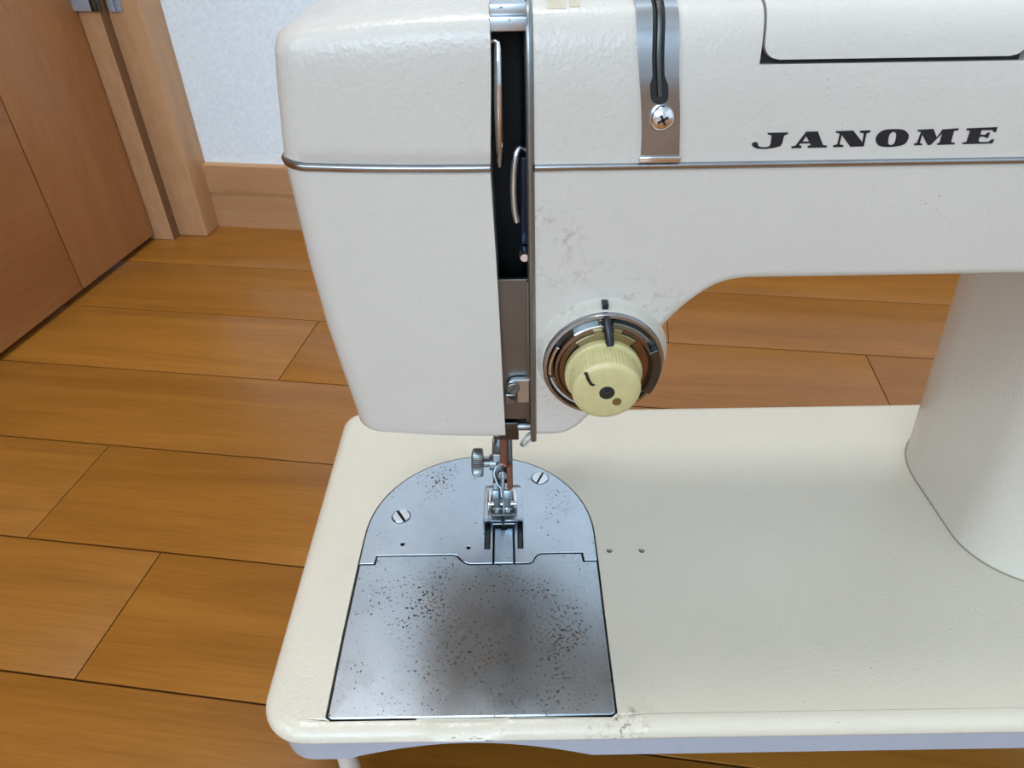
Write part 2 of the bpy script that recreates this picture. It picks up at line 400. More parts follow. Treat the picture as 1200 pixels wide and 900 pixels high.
# ---------------------------------------------------------------- bed
def bed_outline(ins, step=2.0):
    x0, x1, y0, y1 = -92+ins, XR-ins, 120.5+ins, 300.5-ins
    P = []
    def arc(cx, cy, r, a0, a1, n):
        for i in range(n+1):
            a = math.radians(a0+(a1-a0)*i/n); P.append((cx+r*math.cos(a), cy+r*math.sin(a)))
    rf, rb = max(17-ins, 2), max(11-ins, 2)
    arc(x0+rf, y0+rf, rf, 180, 270, 14)
    n = 160
    xa, xb = x0+rf, x1-rf
    for i in range(1, n): P.append((xa+(xb-xa)*i/n, y0))
    arc(x1-rf, y0+rf, rf, 270, 360, 8)
    arc(x1-rb, y1-rb, rb, 0, 90, 8)
    arc(x0+rb, y1-rb, rb, 90, 180, 10)
    return P
def sstep(a, b, x):
    t = max(0, min(1, (x-a)/(b-a))); return t*t*(3-2*t)
def bed_dent(x, y, z):
    """the front rim drops a little between the plate corners, and scoops in for the finger under the plate"""
    if y < 126.9:
        k = sstep(-74.5, -71.5, x)*(1-sstep(41.5, 44.5, x))*sstep(75, 78, z)
        z -= 0.7*k
        q = max(0, 1-((x+19)/15.5)**2); q = q*q*(3-2*q)*sstep(75.5, 78.5, z)
        z -= 1.5*q
    return (x, y, z)
TOP = 81.0
prof = [(2.6, 75.2), (0.7, 75.2), (0.15, 75.7), (0.0, 76.4)]
for i in range(1, 8):
    a = i/7*PI/2; prof.append((5.2*(1-math.cos(a)), 75.8+5.2*math.sin(a)))
prof += [(6.1, TOP)]
loops = [[bed_dent(x, y, z) for x, y in bed_outline(i)] for i, z in prof]
bv, bf = loftdata(loops, cap0=False, cap1=False)
# plate opening
ARC = [(-15.6+51.0*math.cos(math.radians(a)), 209.6+51.0*math.sin(math.radians(a))) for a in range(0, 181, 5)]
hole = [(-67.2, 127.5), (-65.7, 126.65)] + [(-64+1.5*i, 126.65) for i in range(65)] + [(33.2, 126.65), (34.8, 127.5)] + [(35.0, 160), (35.4, 194)] + ARC + [(-67.0, 194), (-67.3, 160)]
hole = offset(hole, -0.65)
inner = bed_outline(6.1)
eyelets = [circle(41.3, 199.6, 1.35, 14), circle(55.4, 199.3, 1.35, 14)]
k0 = len(bv)
pv, pf = [], []
Ls = [inner, hole]+eyelets
flat = [p for L in Ls for p in L]
for t in tessellate_polygon([[Vector((x, y, 0)) for x, y in L] for L in Ls]): pf.append(t)
pv = [bed_dent(x, y, TOP) for x, y in flat]
bed_v, bed_f = join((bv, bf), (pv, pf))
k = len(inner)
for L, depth in ((hole, 3.0), (eyelets[0], 8.0), (eyelets[1], 8.0)):
    v = [bed_dent(x, y, TOP) for x, y in L]+[(x, y, TOP-depth) for x, y in L]; n = len(L)
    f = [(i, (i+1) % n, n+(i+1) % n, n+i) for i in range(n)]
    if depth > 5: f.append(tuple(range(n, 2*n)))
    bed_v, bed_f = join((bed_v, bed_f), (v, f))
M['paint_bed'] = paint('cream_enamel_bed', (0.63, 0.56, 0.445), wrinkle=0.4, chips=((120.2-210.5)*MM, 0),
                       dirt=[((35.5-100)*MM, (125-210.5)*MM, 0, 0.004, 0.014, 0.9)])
bed = link('bed', bed_v, bed_f, M['paint_bed'], SM, angle=40)
# skirt under the bed, arched at the front
ZS = 56.0
def skirt_bottom(x, y):
    z = ZS
    if y < 140:
        if -63 < x < 27:
            t = (x+63)/90; z = ZS+10.5*math.sin(PI*t)**0.9
    return z
def skirt_loop(ins, zf):
    return [(x, y, zf(x, y)) for x, y in bed_outline(ins)]
sk = [skirt_loop(3.4, lambda x, y: 76.0), skirt_loop(3.6, lambda x, y: skirt_bottom(x, y)+1.0), skirt_loop(4.6, skirt_bottom), skirt_loop(8, skirt_bottom), skirt_loop(8.5, lambda x, y: 74.5)]
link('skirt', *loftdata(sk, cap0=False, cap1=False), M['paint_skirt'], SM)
link('under_tray', *boxdata(-75, XR-14, 135, 288, 60, 68), M['gap'], SM)
for (lx, ly) in ((-66, 130), (-66, 285), (270, 130), (270, 285)):
    link('leg', *lathedata([(4.5, 0), (5.2, 0.6), (5.2, 4), (4.0, 6), (3.6, 60), (3.6, 74)], (lx, ly, 0), 'z', 20), M['paint'], SM)
link('plate_well', *platedata(offset(hole, -0.05), [], TOP-2.6, TOP-3.6, flatmap), M['gap'], SM)

# ---------------------------------------------------------------- needle plate and slide plate
seam = [(-60.6, 194.3), (-60.1, 198.7), (-26.6, 198.7)]
sw = catmull([(-26.6, 198.7), (-25.0, 198.0), (-23.4, 196.2), (-21.6, 194.4), (-19.4, 193.5)], 4)
se = catmull([(6.0, 193.4), (7.6, 194.4), (8.8, 196.6), (10.2, 198.2), (11.8, 198.7)], 4)
seam_full = [(-66.9, 194.3)]+seam[:2]+sw+[(-9.7, 193.5)]
seam_right = [(0.15, 193.5)]+se+[(29.6, 198.7), (30.0, 194.3), (35.3, 194.3)]
np_outer = seam_full+[(-9.7, 215.6), (0.0, 215.6)]+seam_right+ARC
holes_np = [[(-13.3, 201.3), (-10.8, 201.3), (-10.8, 219), (-13.3, 219)], [(1.35, 201.3), (3.8, 201.3), (3.8, 219), (1.35, 219)],
            circle(-49.5, 204.8, 0.95, 12), circle(-20.3, 202.3, 0.9, 12), circle(-52.1, 221.3, 4.3, 24), circle(12.9, 244.9, 4.3, 24)]
NP = link('needle_plate', *platedata(np_outer, holes_np, TOP+0.25, TOP-2.4, flatmap, 0.18), M['steel_np'], SM, angle=25)
tg = link('stitch_tongue', *platedata([(-8.9, 193.6), (-0.65, 193.6), (-0.8, 213.1), (-3.4, 213.1), (-3.4, 212.2), (-6.2, 212.2), (-6.2, 213.1), (-8.8, 213.1)], [], TOP+0.2, TOP-2.4, flatmap, 0.25), M['steel'], NP)
for sx_, sy_, ang in ((-52.1, 221.3, -1.0), (12.9, 244.9, 1.15)):
    # slotted screw head: two half discs either side of the slot
    V = []; 
    parts = []
    for sgn in (1, -1):
        P = []
        hw = 0.42
        a0 = math.asin(hw/4.0)
        for i in range(17):
            a = a0+(PI-2*a0)*i/16; P.append((4.0*math.cos(a), sgn*4.0*math.sin(a)))
        P = [(sx_+u*math.cos(ang)-v*math.sin(ang), sy_+u*math.sin(ang)+v*math.cos(ang)) for u, v in P]
        parts.append(platedata(P, [], TOP+0.55, TOP-1.6, flatmap, 0.25))
    link('screw', *join(*parts), M['chrome'], NP)
for x0 in (-12.9, 1.75):
    d = []
    for c_ in (0, 0.95):
        for i in range(17):
            y = 202.0+i*0.95; d.append(boxdata(x0+c_, x0+c_+0.65, y, y+0.5, TOP-0.6, TOP+0.05))
    d.append(boxdata(x0-0.05, x0+1.65, 201.8, 218.5, TOP-2, TOP-0.55))
    link('feed_dog', *join(*d), M['dark_metal'], NP)
sp_outer = [(-66.9, 127.6), (-66.3, 126.9), (-65.2, 126.5), (32.8, 126.5), (34.0, 126.9), (34.5, 127.6), (34.8, 160), (35.2, 193.7),
            (29.4, 193.7), (29.0, 198.1)]+[(x+0.1, y-0.6) for x, y in reversed(se)]+[(x-0.1, y-0.6) for x, y in reversed(sw)]+[(-59.7, 198.1), (-60.0, 193.7), (-66.6, 193.7), (-67.0, 160)]
# crease of the slide plate: slightly raised front lip
SP = link('slide_plate', *platedata(sp_outer, [], TOP+0.3, TOP-2.2, flatmap, 0.35), M['steel_rust'], SM, angle=25)

# ---------------------------------------------------------------- arm casting (lower half of the arm and head, right of the slot)
arch = catmull([(23.6, 184.2), (29.0, 193.5), (36.0, 205.5), (41.5, 214.3), (47.2, 222.2), (53.3, 227.8), (58.5, 230.4), (64, 231.2)], 5)
arm_out = [(6.0, 262.2), (7.2, 177.0), (12.7, 177.0), (15.2, 177.3), (17.6, 178.2), (19.6, 179.5), (21.4, 181.3)]+arch+[(100, 231.2), (XR, 231.2), (XR, 262.2)]
def armloop(ins, y): 
    P = offset(arm_out, ins) if ins else arm_out
    # keep the top and the slot side plain
    P = [(arm_out[i][0] if i < 2 else p[0], 262.2 if abs(arm_out[i][1]-262.2) < .01 else p[1]) for i, p in enumerate(P)]
    return [(x, y, z) for x, z in P]
al = []
RB = 3.0
for i in range(7):
    a = i/6*PI/2; al.append(armloop(RB*(1-math.sin(a)), 165+RB*(1-math.cos(a))))
for i in range(6, -1, -1):
    a = i/6*PI/2; al.append(armloop(RB*(1-math.sin(a)), 269-RB*(1-math.cos(a))))
org = ((7.4+XR)/2, 217, 219)
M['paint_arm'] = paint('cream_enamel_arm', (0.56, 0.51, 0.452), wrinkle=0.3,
    dirt=[((25-org[0])*MM, (165-217)*MM, (211-org[2])*MM, 0.016, 0.030, 0.55), ((13-org[0])*MM, (165-217)*MM, (220-org[2])*MM, 0.004, 0.019, 0.85), ((9-org[0])*MM, (165-217)*MM, (245-org[2])*MM, 0.002, 0.012, 0.6)])
arm = link('arm', *loftdata(al), M['paint_arm'], SM, angle=50, origin=org)

# ---------------------------------------------------------------- upper cover: a curved section carried along x
CP = [(165.0, 263.6), (165.0, 268), (165.0, 274), (165.1, 280), (165.5, 285), (166.2, 289.5), (167.3, 292.8), (169.0, 295.2), (171.5, 296.6), (175.5, 297.6),
      (182, 299.0), (195, 301.2), (210, 302.6), (224, 302.6), (239, 301.2), (252, 299.0), (262, 296.0), (266.5, 291.5), (268.6, 285), (269, 277), (269, 263.6)]
CPs = catmull(CP, 4)
cum = [0.0]
for a, b_ in zip(CPs, CPs[1:]): cum.append(cum[-1]+(Vector(b_)-Vector(a)).length)
STOT = cum[-1]
def at_s(s, off=0.0):
    s = max(0, min(STOT-1e-6, s))
    i = max(j for j in range(len(cum)) if cum[j] <= s); i = min(i, len(CPs)-2)
    t = (s-cum[i])/max(1e-9, cum[i+1]-cum[i])
    a, b_ = Vector(CPs[i]), Vector(CPs[i+1]); p = a.lerp(b_, t)
    a0 = Vector(CPs[max(0, i-1)]); b1 = Vector(CPs[min(len(CPs)-1, i+2)])
    d = ((b_-a0).lerp(b1-a, t)).normalized(); nrm = Vector((-d.y, d.x))
    if nrm.dot(p-Vector((217, 240))) < 0: nrm = -nrm
    return p+nrm*off
def s_of_z(z): return min(cum, key=lambda c: abs(at_s(c)[1]-z) + (100 if c > STOT/2 else 0))
def slab(srows, xf, o_top, o_bot):
    """a thin curved slab: for every s a pair of x limits; follows the cover's section"""
    V, F = [], []
    for s in srows:
        x0, x1 = xf(s)
        pt, pb = at_s(s, o_top), at_s(s, o_bot)
        V += [(x0, pt[0], pt[1]), (x1, pt[0], pt[1]), (x1, pb[0], pb[1]), (x0, pb[0], pb[1])]
    for i in range(len(srows)-1):
        a, b_ = 4*i, 4*i+4
        for k in range(4):
            F.append((a+k, a+(k+1) % 4, b_+(k+1) % 4, b_+k))
    F.append((0, 1, 2, 3)); e = 4*(len(srows)-1); F.append((e, e+1, e+2, e+3))
    return V, F
def srange(s0, s1, step=0.7):
    n = max(2, int((s1-s0)/step)); return [s0+(s1-s0)*i/n for i in range(n+1)]
s_lid = s_of_z(285.2)
LX0, LX1 = 56.0, 115.0
s_lid_end = STOT-34
full = srange(0, STOT, 1.2)
cov = join(slab(full, lambda s: (7.35-1.7*max(0, min(1, (at_s(s)[1]-175)/122)), LX0), 0, -2.5), slab(srange(0, s_lid, 1.0), lambda s: (LX0, LX1), 0, -2.5),
           slab(srange(s_lid_end, STOT, 1.2), lambda s: (LX0, LX1), 0, -2.5), slab(full, lambda s: (LX1, XR), 0, -2.5))
# right end wall
capP = [(XR-0.1, y, z) for y, z in CPs]
link('top_cover', *cov, M['paint'], SM, angle=45)
link('cover_end', [(XR-3, p[0], p[1]) for p in [at_s(s, -2.0) for s in full]]+[(XR-0.5, p[0], p[1]) for p in [at_s(s, -2.0) for s in full]],
     loftdata([[(0, 0, 0)]*len(full)]*2)[1], M['paint'], SM)
link('lid_well', *slab(srange(s_lid-2, s_lid_end+2, 1.5), lambda s: (LX0-1, LX1+1), -2.6, -3.6), M['gap'], SM)
def lid_x(s):
    r = 3.6; d = s-(s_lid+0.95); w_ = 0.0
    if d < r: w_ = r-math.sqrt(max(0, r*r-(r-d)**2))
    d2 = s_lid_end-0.75-s
    if d2 < r: w_ = r-math.sqrt(max(0, r*r-(r-d2)**2))
    return (LX0+0.55+w_, LX1-0.35-w_)
lid = link('lid', *slab(srange(s_lid+0.95, s_lid_end-0.75, 0.35), lid_x, 0.25, -1.6), M['paint'], SM, angle=45)

s_tp = s_of_z(296.1)
tape = link('tape_remnant', *slab(srange(s_tp, s_tp+16, 1.0), lambda s: (9.0, 13.2), 0.12, -0.2), simple('beige_tape', (0.50, 0.43, 0.31), 0.6), SM)
link('tape_remnant', *slab(srange(s_tp+0.5, s_tp+16, 1.0), lambda s: (13.9, 16.2), 0.12, -0.2), tape.data.materials[0], SM)
# ---------------------------------------------------------------- chrome thread guide plate with its keyhole slot and lever
s0g, s1g = s_of_z(265.4), s_of_z(284)+46
def gx(s):
    z = at_s(s)[1]
    k = max(0, min(1, (z-265)/33)); back = max(0, (s-s_of_z(297)))*0.0
    l = 31.4-3.4*sstep(0, 1, k)*1.0; r = 40.6-3.6*k-(0.4*sstep(0.2, .6, k) - 0.4*sstep(.6, 1, k))
    return l, r
s_slot = s_of_z(277.4)
def slotw(s):
    r = 2.05; d = s-s_slot
    if d <= 0: return 0
    wbig = math.sqrt(max(0, r*r-(r-min(d, r))**2))
    wn = 1.35
    return wbig if d < 4.2 else (wbig-(wbig-wn)*min(1, (d-4.2)/1.8))
cxs = lambda s: sum(gx(s))/2-0.15+0.5*sstep(s_of_z(285), s_of_z(296), s)
rows_g = srange(s_slot, s1g, 0.4)
gp = join(slab(srange(s0g, s_slot, 0.8), gx, 0.75, 0.0),
          slab(rows_g, lambda s: (gx(s)[0], cxs(s)-slotw(s)), 0.75, 0.0),
          slab(rows_g, lambda s: (cxs(s)+slotw(s), gx(s)[1]), 0.75, 0.0))
guide = link('thread_guide', *gp, M['ring'], SM, angle=40)
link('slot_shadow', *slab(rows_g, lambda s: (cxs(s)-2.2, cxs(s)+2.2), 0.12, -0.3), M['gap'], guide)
link('guide_foot', *boxdata(31.0, 40.9, 163.6, 165.2, 264.0, 265.4), M['chrome'], guide, bev=0.2)
lv = []
for s in srange(s_slot+1.8, s1g, 1.2):
    p = at_s(s, 0.55); lv.append((cxs(s)+0.1, p[0], p[1]))
link('guide_wire', *tubedata(lv, 0.62, 8), M['dark_metal'], guide)
# cross-head screw
cxs_, czs = 35.3, 274.2
sc_ = [lathedata([(2.7, 0.0), (2.9, 0.9), (2.6, 1.5), (1.9, 2.0), (0.9, 2.25), (0.02, 2.3)], (cxs_, 164.5, czs), '-y', 28)]
scr = link('screw', *join(*sc_), M['chrome'], guide, angle=60)
cr = []
for a in (0.5, 0.5+PI/2):
    u, v = math.cos(a), math.sin(a)
    P = [(cxs_+u*1.3-v*0.28, czs+v*1.3+u*0.28), (cxs_-u*1.3-v*0.28, czs-v*1.3+u*0.28), (cxs_-u*1.3+v*0.28, czs-v*1.3-u*0.28), (cxs_+u*1.3+v*0.28, czs+v*1.3-u*0.28)]
    cr.append(platedata(P, [], -162.15, -163, facemap))
link('cross_recess', *join(*cr), M['gap'], scr)

# ---------------------------------------------------------------- face cover (left of the slot): upper and lower shells
def plan(xl, yf=165.0, xr=-3.9, yb=269.0):
    """closed outline seen from above; the front bows back towards the left end"""
    pts = []
    def bow(x): 
        t = (xr-x)/(xr-xl); return yf+4.2*t**2.2
    n = 16; R1 = 9.0
    for i in range(n+1):
        x = xr+(xl+R1-xr)*i/n; pts.append((x, bow(x)))
    yc = bow(xl+R1)
    for i in range(1, 11):
        a = PI/2*i/10; pts.append((xl+R1-R1*math.sin(a), yc+R1*(1-math.cos(a))))
    for i in range(1, 11): pts.append((xl-0.4*math.sin(PI*i/10), yc+R1+(yb-R1-yc-R1)*i/10))
    for i in range(1, 9):
        a = PI/2*i/8; pts.append((xl+R1-R1*math.cos(a), yb-R1+R1*math.sin(a)))
    pts.append((xr, yb))
    return pts
def lerp_tab(tab, z):
    for (z0, v0), (z1, v1) in zip(tab, tab[1:]):
        if z0 >= z >= z1: return v0+(v1-v0)*(z0-z)/(z0-z1)
    return tab[0][1] if z > tab[0][0] else tab[-1][1]
XL = [(297, -52.6), (290, -53.3), (280, -54.6), (265, -56.3), (262, -56.4), (236, -55.6), (215, -54.2), (199, -52.3), (188, -50.8), (177, -49.6)]
XRt = [(297, -3.4), (283, -3.6), (262, -4.4), (231, -3.4), (177, -2.3)]
lo = []
for z in [262.0, 261.6, 255, 245, 236, 225, 215, 207, 199, 192, 186, 181, 178.8]:
    xl = lerp_tab(XL, z)
    ins = 0.35 if z == 262.0 else 0
    lo.append([(x+(ins if x < -30 else 0), y+ins, z) for x, y in plan(xl, xr=lerp_tab(XRt, z))])
for dz, ins in ((178.0, 0.25), (177.4, 0.8), (177.0, 1.8)):
    lo.append([(x+(ins if x < -6 else 0)*min(1, (-x-6)/30 if x < -6 else 0), y+ins, dz) for x, y in plan(lerp_tab(XL, 177), xr=-2.3)])
face_low = link('face_cover', *loftdata(lo), M['paint'], SM, angle=40)
up = []
for z in [263.6, 264.0, 268, 272, 276, 280, 284]:
    ins = 0.35 if z == 263.6 else 0
    up.append([(x+(ins if x < -30 else 0), y+ins, z) for x, y in plan(lerp_tab(XL, z), xr=lerp_tab(XRt, z))])
base = plan(lerp_tab(XL, 286), xr=-3.5)
for z, iy, ix in [(288, 0.1, 0.1), (291, 0.35, 0.3), (293, 0.9, 0.8), (294.5, 1.9, 1.7), (295.4, 3.2, 3.0), (296.0, 5.0, 4.8), (296.6, 9.0, 8.5), (297.6, 15, 14), (299.0, 22, 20), (300.8, 33, 29), (302.2, 44, 38), (302.6, 51, 44)]:
    L = []
    for x, y in base:
        t = (-3.5-x)/52.0
        kx = ix/52.0; yy = 217+(y-217)*(1-iy/52.0)
        xx = -3.5+(x+3.5)*(1-kx)
        drop = 3.3*(min(1, t))**1.6*sstep(284, 293, z)*(1-0.75*sstep(0, 50, iy))
        L.append((xx, yy, z-drop))
    up.append(L)
face_up = link('face_cover_top', *loftdata(up), M['paint'], SM, angle=50)

# chrome belt strips between the upper and lower covers
def belt_path():
    P = plan(lerp_tab(XL, 263), xr=-4.4)
    return P
bp = belt_path(); loopsb = []
for i, (x, y) in enumerate(bp):
    a = Vector(bp[max(0, i-1)]); b_ = Vector(bp[min(len(bp)-1, i+1)]); d = (b_-a).normalized(); nrm = Vector((d.y, -d.x))
    if nrm.dot(Vector((x, y))-Vector((-28, 217))) < 0: nrm = -nrm
    sec = [(-1.5, 261.9), (0.3, 261.9), (0.55, 262.05), (0.9, 263.2), (0.6, 263.6), (0.0, 263.7), (-1.5, 263.7)]
    loopsb.append([(x+nrm.x*o, y+nrm.y*o, z) for o, z in sec])
link('chrome_strip', *loftdata(loopsb), M['ring'], SM, angle=60)
sec = [(167, 261.9), (164.7, 261.9), (164.45, 262.05), (164.1, 263.15), (164.4, 263.5), (165.0, 263.6), (167, 263.6)]
link('chrome_strip', *loftdata([[(x, y, z) for y, z in sec] for x in (6.3, XR)]), M['ring'], SM, angle=60)
link('belt_seam', *boxdata(7.4, XR-1, 166, 268, 261.9, 263.8), M['gap'], SM)

# ---------------------------------------------------------------- slot between the covers
edge = []
path = [(175.2, 0)]
ev, ef = [], []
zz = [175.3, 176.0]+[180+i*5 for i in range(17)]
pts = [(165.0, z) for z in [175.8, 178, 200, 230, 262, 275]]+[(p[0], p[1]) for p in [at_s(s) for s in srange(s_of_z(280), s_of_z(297.2)+2, 1.0)]]
eo = []
for i, (y, z) in enumerate(pts):
    a = Vector(pts[max(0, i-1)]); b_ = Vector(pts[min(len(pts)-1, i+1)]); d = (b_-a).normalized(); nrm = Vector((-d.y, d.x))
    if nrm.x > 0: nrm = -nrm
    k = (z-175)/122; xo = 7.3-1.7*k
    q = lambda o: (y+nrm.x*o, z+nrm.y*o)
    eo.append([(xo-1.7, *q(-12)), (xo-1.7, *q(0.1)), (xo-1.4, *q(0.55)), (xo-0.9, *q(0.75)), (xo-0.35, *q(0.6)), (xo+0.15, *q(0.15)), (xo+0.15, *q(-1.0)), (xo-0.2, *q(-12))])
link('slot_edge', *loftdata(eo), M['dull'], SM, angle=50)
link('arm_neck', *boxdata(5.0, 5.9, 177.5, 267.5, 177.3, 262), M['black'], SM)
link('head_casting', *boxdata(-30, 5.1, 190, 262, 178.5, 293.5), M['black'], SM, bev=2)
link('casting_foot', *boxdata(0.8, 5.1, 169.8, 178, 177.0, 183.5), M['black'], SM)
link('slot_bridge', *join(boxdata(-3.7, 4.4, 166.6, 185, 292.2, 295.0), boxdata(-3.7, 4.4, 168, 200, 295.0, 297.3)), M['steel'], SM, bev=0.3)
# take-up lever
tl = []
for i in range(13):
    t = i/12; z = 289.8-28.5*t
    tl.append((-1.9-0.3*t, 168.4+2.0*(t-0.4)**2*4, z))
link('take_up_lever', *join(tubedata([(-3.6, 169.5, 289.9), (-2.6, 169.2, 290.1)]+tl, [0.5, 0.55]+[0.9+0.25*math.sin(PI*i/12)-0.35*(i/12)**4 for i in range(13)], 12, 1.4)), M['chrome'], SM, angle=60)
# thread guide hoop and stud inside the slot
hp = catmull([(4.2, 172, 264.8), (2.6, 171.6, 265.6), (1.7, 171, 263.0), (1.2, 170.4, 257), (1.35, 170, 251), (2.0, 169.8, 247.2)], 5)
link('guide_hoop', *tubedata(hp, [0.35+0.6*min(1, i/8) for i in range(len(hp))], 12, 1.5), M['chrome'], SM, angle=60)
link('guide_stud', *lathedata([(1.3, 0), (1.5, 0.4), (1.5, 5), (1.1, 6)], (3.9, 176, 236.5), '-y', 16), M['chrome'], SM)
link('side_bracket', *boxdata(3.0, 5.0, 175, 188, 238, 262), simple('blue_black_steel', (0.02, 0.025, 0.06), 0.3, 0.6), SM, bev=0.3)
# lower guard plate with the threading bracket
gpv = link('guard_plate', *platedata([(-4.4, 182), (-4.4, 231), (5.2, 231), (5.4, 182)], [], -168.2, -169.6, facemap, 0.25), M['plate_brown'], SM)
link('guard_plate_flange', *boxdata(4.4, 5.5, 166.6, 168.3, 182, 231), M['plate_brown'], gpv, bev=0.2)
br = catmull([(-1.6, 194.6), (-1.7, 196.6), (-0.6, 198.2), (1.0, 198.8)], 4)+[(5.2, 198.8), (5.2, 190.2), (1.5, 190.2), (1.5, 194.2)]
brk = link('thread_bracket', *platedata(br, [], -166.0, -167.6, facemap, 0.2), M['steel'], SM)
parts = []
for sgn in (1, -1):
    P = []; a0 = math.asin(0.25/1.9); ang = 0.95
    for i in range(13):
        a = a0+(PI-2*a0)*i/12; P.append((1.9*math.cos(a), sgn*1.9*math.sin(a)))
    P = [(0.35+u*math.cos(ang)-v*math.sin(ang), 196.2+u*math.sin(ang)+v*math.cos(ang)) for u, v in P]
    parts.append(platedata(P, [], -164.9, -166.0, facemap, 0.2))
parts.append(lathedata([(1.8, 0), (1.8, 0.5)], (0.35, 166.1, 196.2), '-y', 18))
link('screw', *join(*parts), M['dull'], brk)
hkp = link('bracket_hook', *boxdata(-2.1, 1.2, 165.4, 167.6, 190.0, 193.9), M['dull'], brk, bev=0.5)
link('hook_recess', *platedata([(-1.7, 193.2), (1.0, 193.4), (1.0, 191.6), (-0.3, 192.0), (-1.3, 192.7)], [], -165.32, -165.6, facemap), M['gap'], brk)
# foot of the head: guide block, thread hook and rod
link('guide_block', *join(boxdata(-4.5, 1.9, 168, 205, 173.4, 180.6), boxdata(-6.2, 0.2, 169.5, 200, 172.2, 174.2)), M['dark_metal'], SM, bev=0.4)
link('guide_rod', *lathedata([(1.35, 0), (1.5, 0.3), (1.5, 4.6), (1.35, 5)], (1.5, 169, 178.6), 'x', 20), M['dull'], SM)
hk = catmull([(5.6, 168, 176.6), (4.2, 167, 175.6), (3.0, 166.4, 174.0), (2.6, 166.3, 173.2), (3.2, 166.2, 172.6), (4.2, 166.4, 173.2), (6.0, 167.0, 175.0), (7.2, 168, 176.6)], 5)
link('thread_hook', *tubedata(hk, 0.42, 8), M['dull'], SM)

# ---------------------------------------------------------------- column
def colsec(z, k):
    """k 0 at the bed .. 1 at the arm"""
    x0 = 193.8-13.5*k; x1 = XR; y0 = 176.0-6.0*k; y1 = 277+2*k
    P = []
    def arc(cx, cy, rx, ry, a0, a1, n):
        for i in range(n+1):
            a = math.radians(a0+(a1-a0)*i/n); P.append((cx+rx*math.cos(a), cy+ry*math.sin(a), z))
    arc(x0+34, y0+30, 34, 30, 180, 270, 14)
    arc(x1-20, y0+20, 20, 20, 270, 360, 6)
    arc(x1-20, y1-20, 20, 20, 0, 90, 6)
    arc(x0+30, y1-38, 30, 38, 90, 180, 12)
    return P
cl = []
for i in range(5):       # little fillet where the column meets the bed
    t = i/4; cl.append((TOP-0.2+1.6*t*t, 0.25*(1-t)**2, 0))
rowsC = []
for z, grow, _ in cl:
    S = colsec(z, 0); cx, cy = 245, 225
    rowsC.append([(x+(x-cx)/abs(Vector((x-cx, y-cy)).length)*grow, y+(y-cy)/abs(Vector((x-cx, y-cy)).length)*grow, z) for x, y, z in S])
for i in range(1, 13):
    t = i/12; rowsC.append(colsec(82.6+(236-82.6)*t, t))
link('column', *loftdata(rowsC), M['paint_column'], SM, angle=60)
gk = [[(245+(x-245)*g, 225+(y-225)*g, z) for x, y, _ in colsec(0, 0)] for g, z in ((1.012, 80.8), (1.012, 81.25), (1.006, 81.5))]
link('column_gasket', *loftdata(gk), M['gap_tan'], SM)

# ---------------------------------------------------------------- tension dial
DX, DZ = 25.7, 208.0
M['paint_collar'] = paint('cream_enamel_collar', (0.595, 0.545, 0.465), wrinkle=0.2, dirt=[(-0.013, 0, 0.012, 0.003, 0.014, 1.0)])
TD = link('tension_dial', *lathedata([(18.8, 0.0), (18.4, 0.8), (17.8, 2.2), (17.35, 4.2), (17.1, 4.6), (15.0, 4.6), (15.0, 0.5)], (DX, 165.1, DZ), '-y', 72), M['paint_collar'], SM, angle=50)
link('outer_ring', *lathedata([(17.0, 4.2), (17.0, 5.6), (16.7, 6.0), (15.9, 6.1), (15.6, 5.7), (15.3, 3.6), (14.4, 3.2), (11, 3.2)], (DX, 165.1, DZ), '-y', 72), M['ring'], TD, angle=40)
def arcslab(r0, r1, a0, a1, h0, h1, n=20):
    P = [(DX+r1*math.cos(math.radians(a0+(a1-a0)*i/n)), DZ+r1*math.sin(math.radians(a0+(a1-a0)*i/n))) for i in range(n+1)]
    P += [(DX+r0*math.cos(math.radians(a1+(a0-a1)*i/n)), DZ+r0*math.sin(math.radians(a1+(a0-a1)*i/n))) for i in range(n+1)]
    return platedata(P, [], -(165.1-h1), -(165.1-h0), facemap, 0.18)
link('ring_segment', *arcslab(13.9, 16.6, 98, 196, 3.6, 5.2), M['dark_metal'], TD)
link('ring_segment', *arcslab(13.9, 16.6, -2, 80, 3.6, 5.2), M['dark_metal'], TD)
link('ring_segment', *arcslab(12.6, 14.2, 96, 128, 5.2, 6.9), M['chrome'], TD)
link('ring_segment', *arcslab(12.4, 14.9, 36, 84, 5.2, 6.9), M['dull'], TD)
link('ring_clip', *arcslab(13.2, 15.8, -32, 26, 5.4, 8.4), M['dark_metal'], TD)
link('ring_clip', *arcslab(14.6, 15.5, 150, 186, 5.2, 7.4), M['chrome'], TD)
link('bronze_disc', *lathedata([(14.0, 3.0), (14.0, 6.6), (13.7, 7.0), (12.9, 7.1), (12.4, 6.6), (10.0, 6.6)], (DX, 165.1, DZ), '-y', 72), M['bronze'], TD, angle=40)
link('brass_segment', *arcslab(9.5, 12.3, 50, 132, 6.0, 7.6), M['brass'], TD)
link('brass_tab', *arcslab(12.2, 13.6, 72, 83, 6.0, 7.8, 4), M['brass'], TD)
link('brass_tab', *arcslab(12.2, 13.6, 95, 106, 6.0, 7.8, 4), M['brass'], TD)
pin = [(DX-0.2, 159.0, DZ+16.4), (DX-0.1, 158.2, DZ+15.4), (DX+0.3, 157.0, DZ+13), (DX+0.7, 155.8, DZ+10.2), (DX+0.8, 155.4, DZ+9.4)]
link('pointer_pin', *tubedata(pin, [0.7, 1.15, 1.2, 1.2, 1.0], 14), M['ink'], TD)
tm = [(DX-1.0, DZ+17.6), (DX+0.9, DZ+17.6), (DX+1.1, DZ+18.9), (DX-1.0, DZ+18.9)]
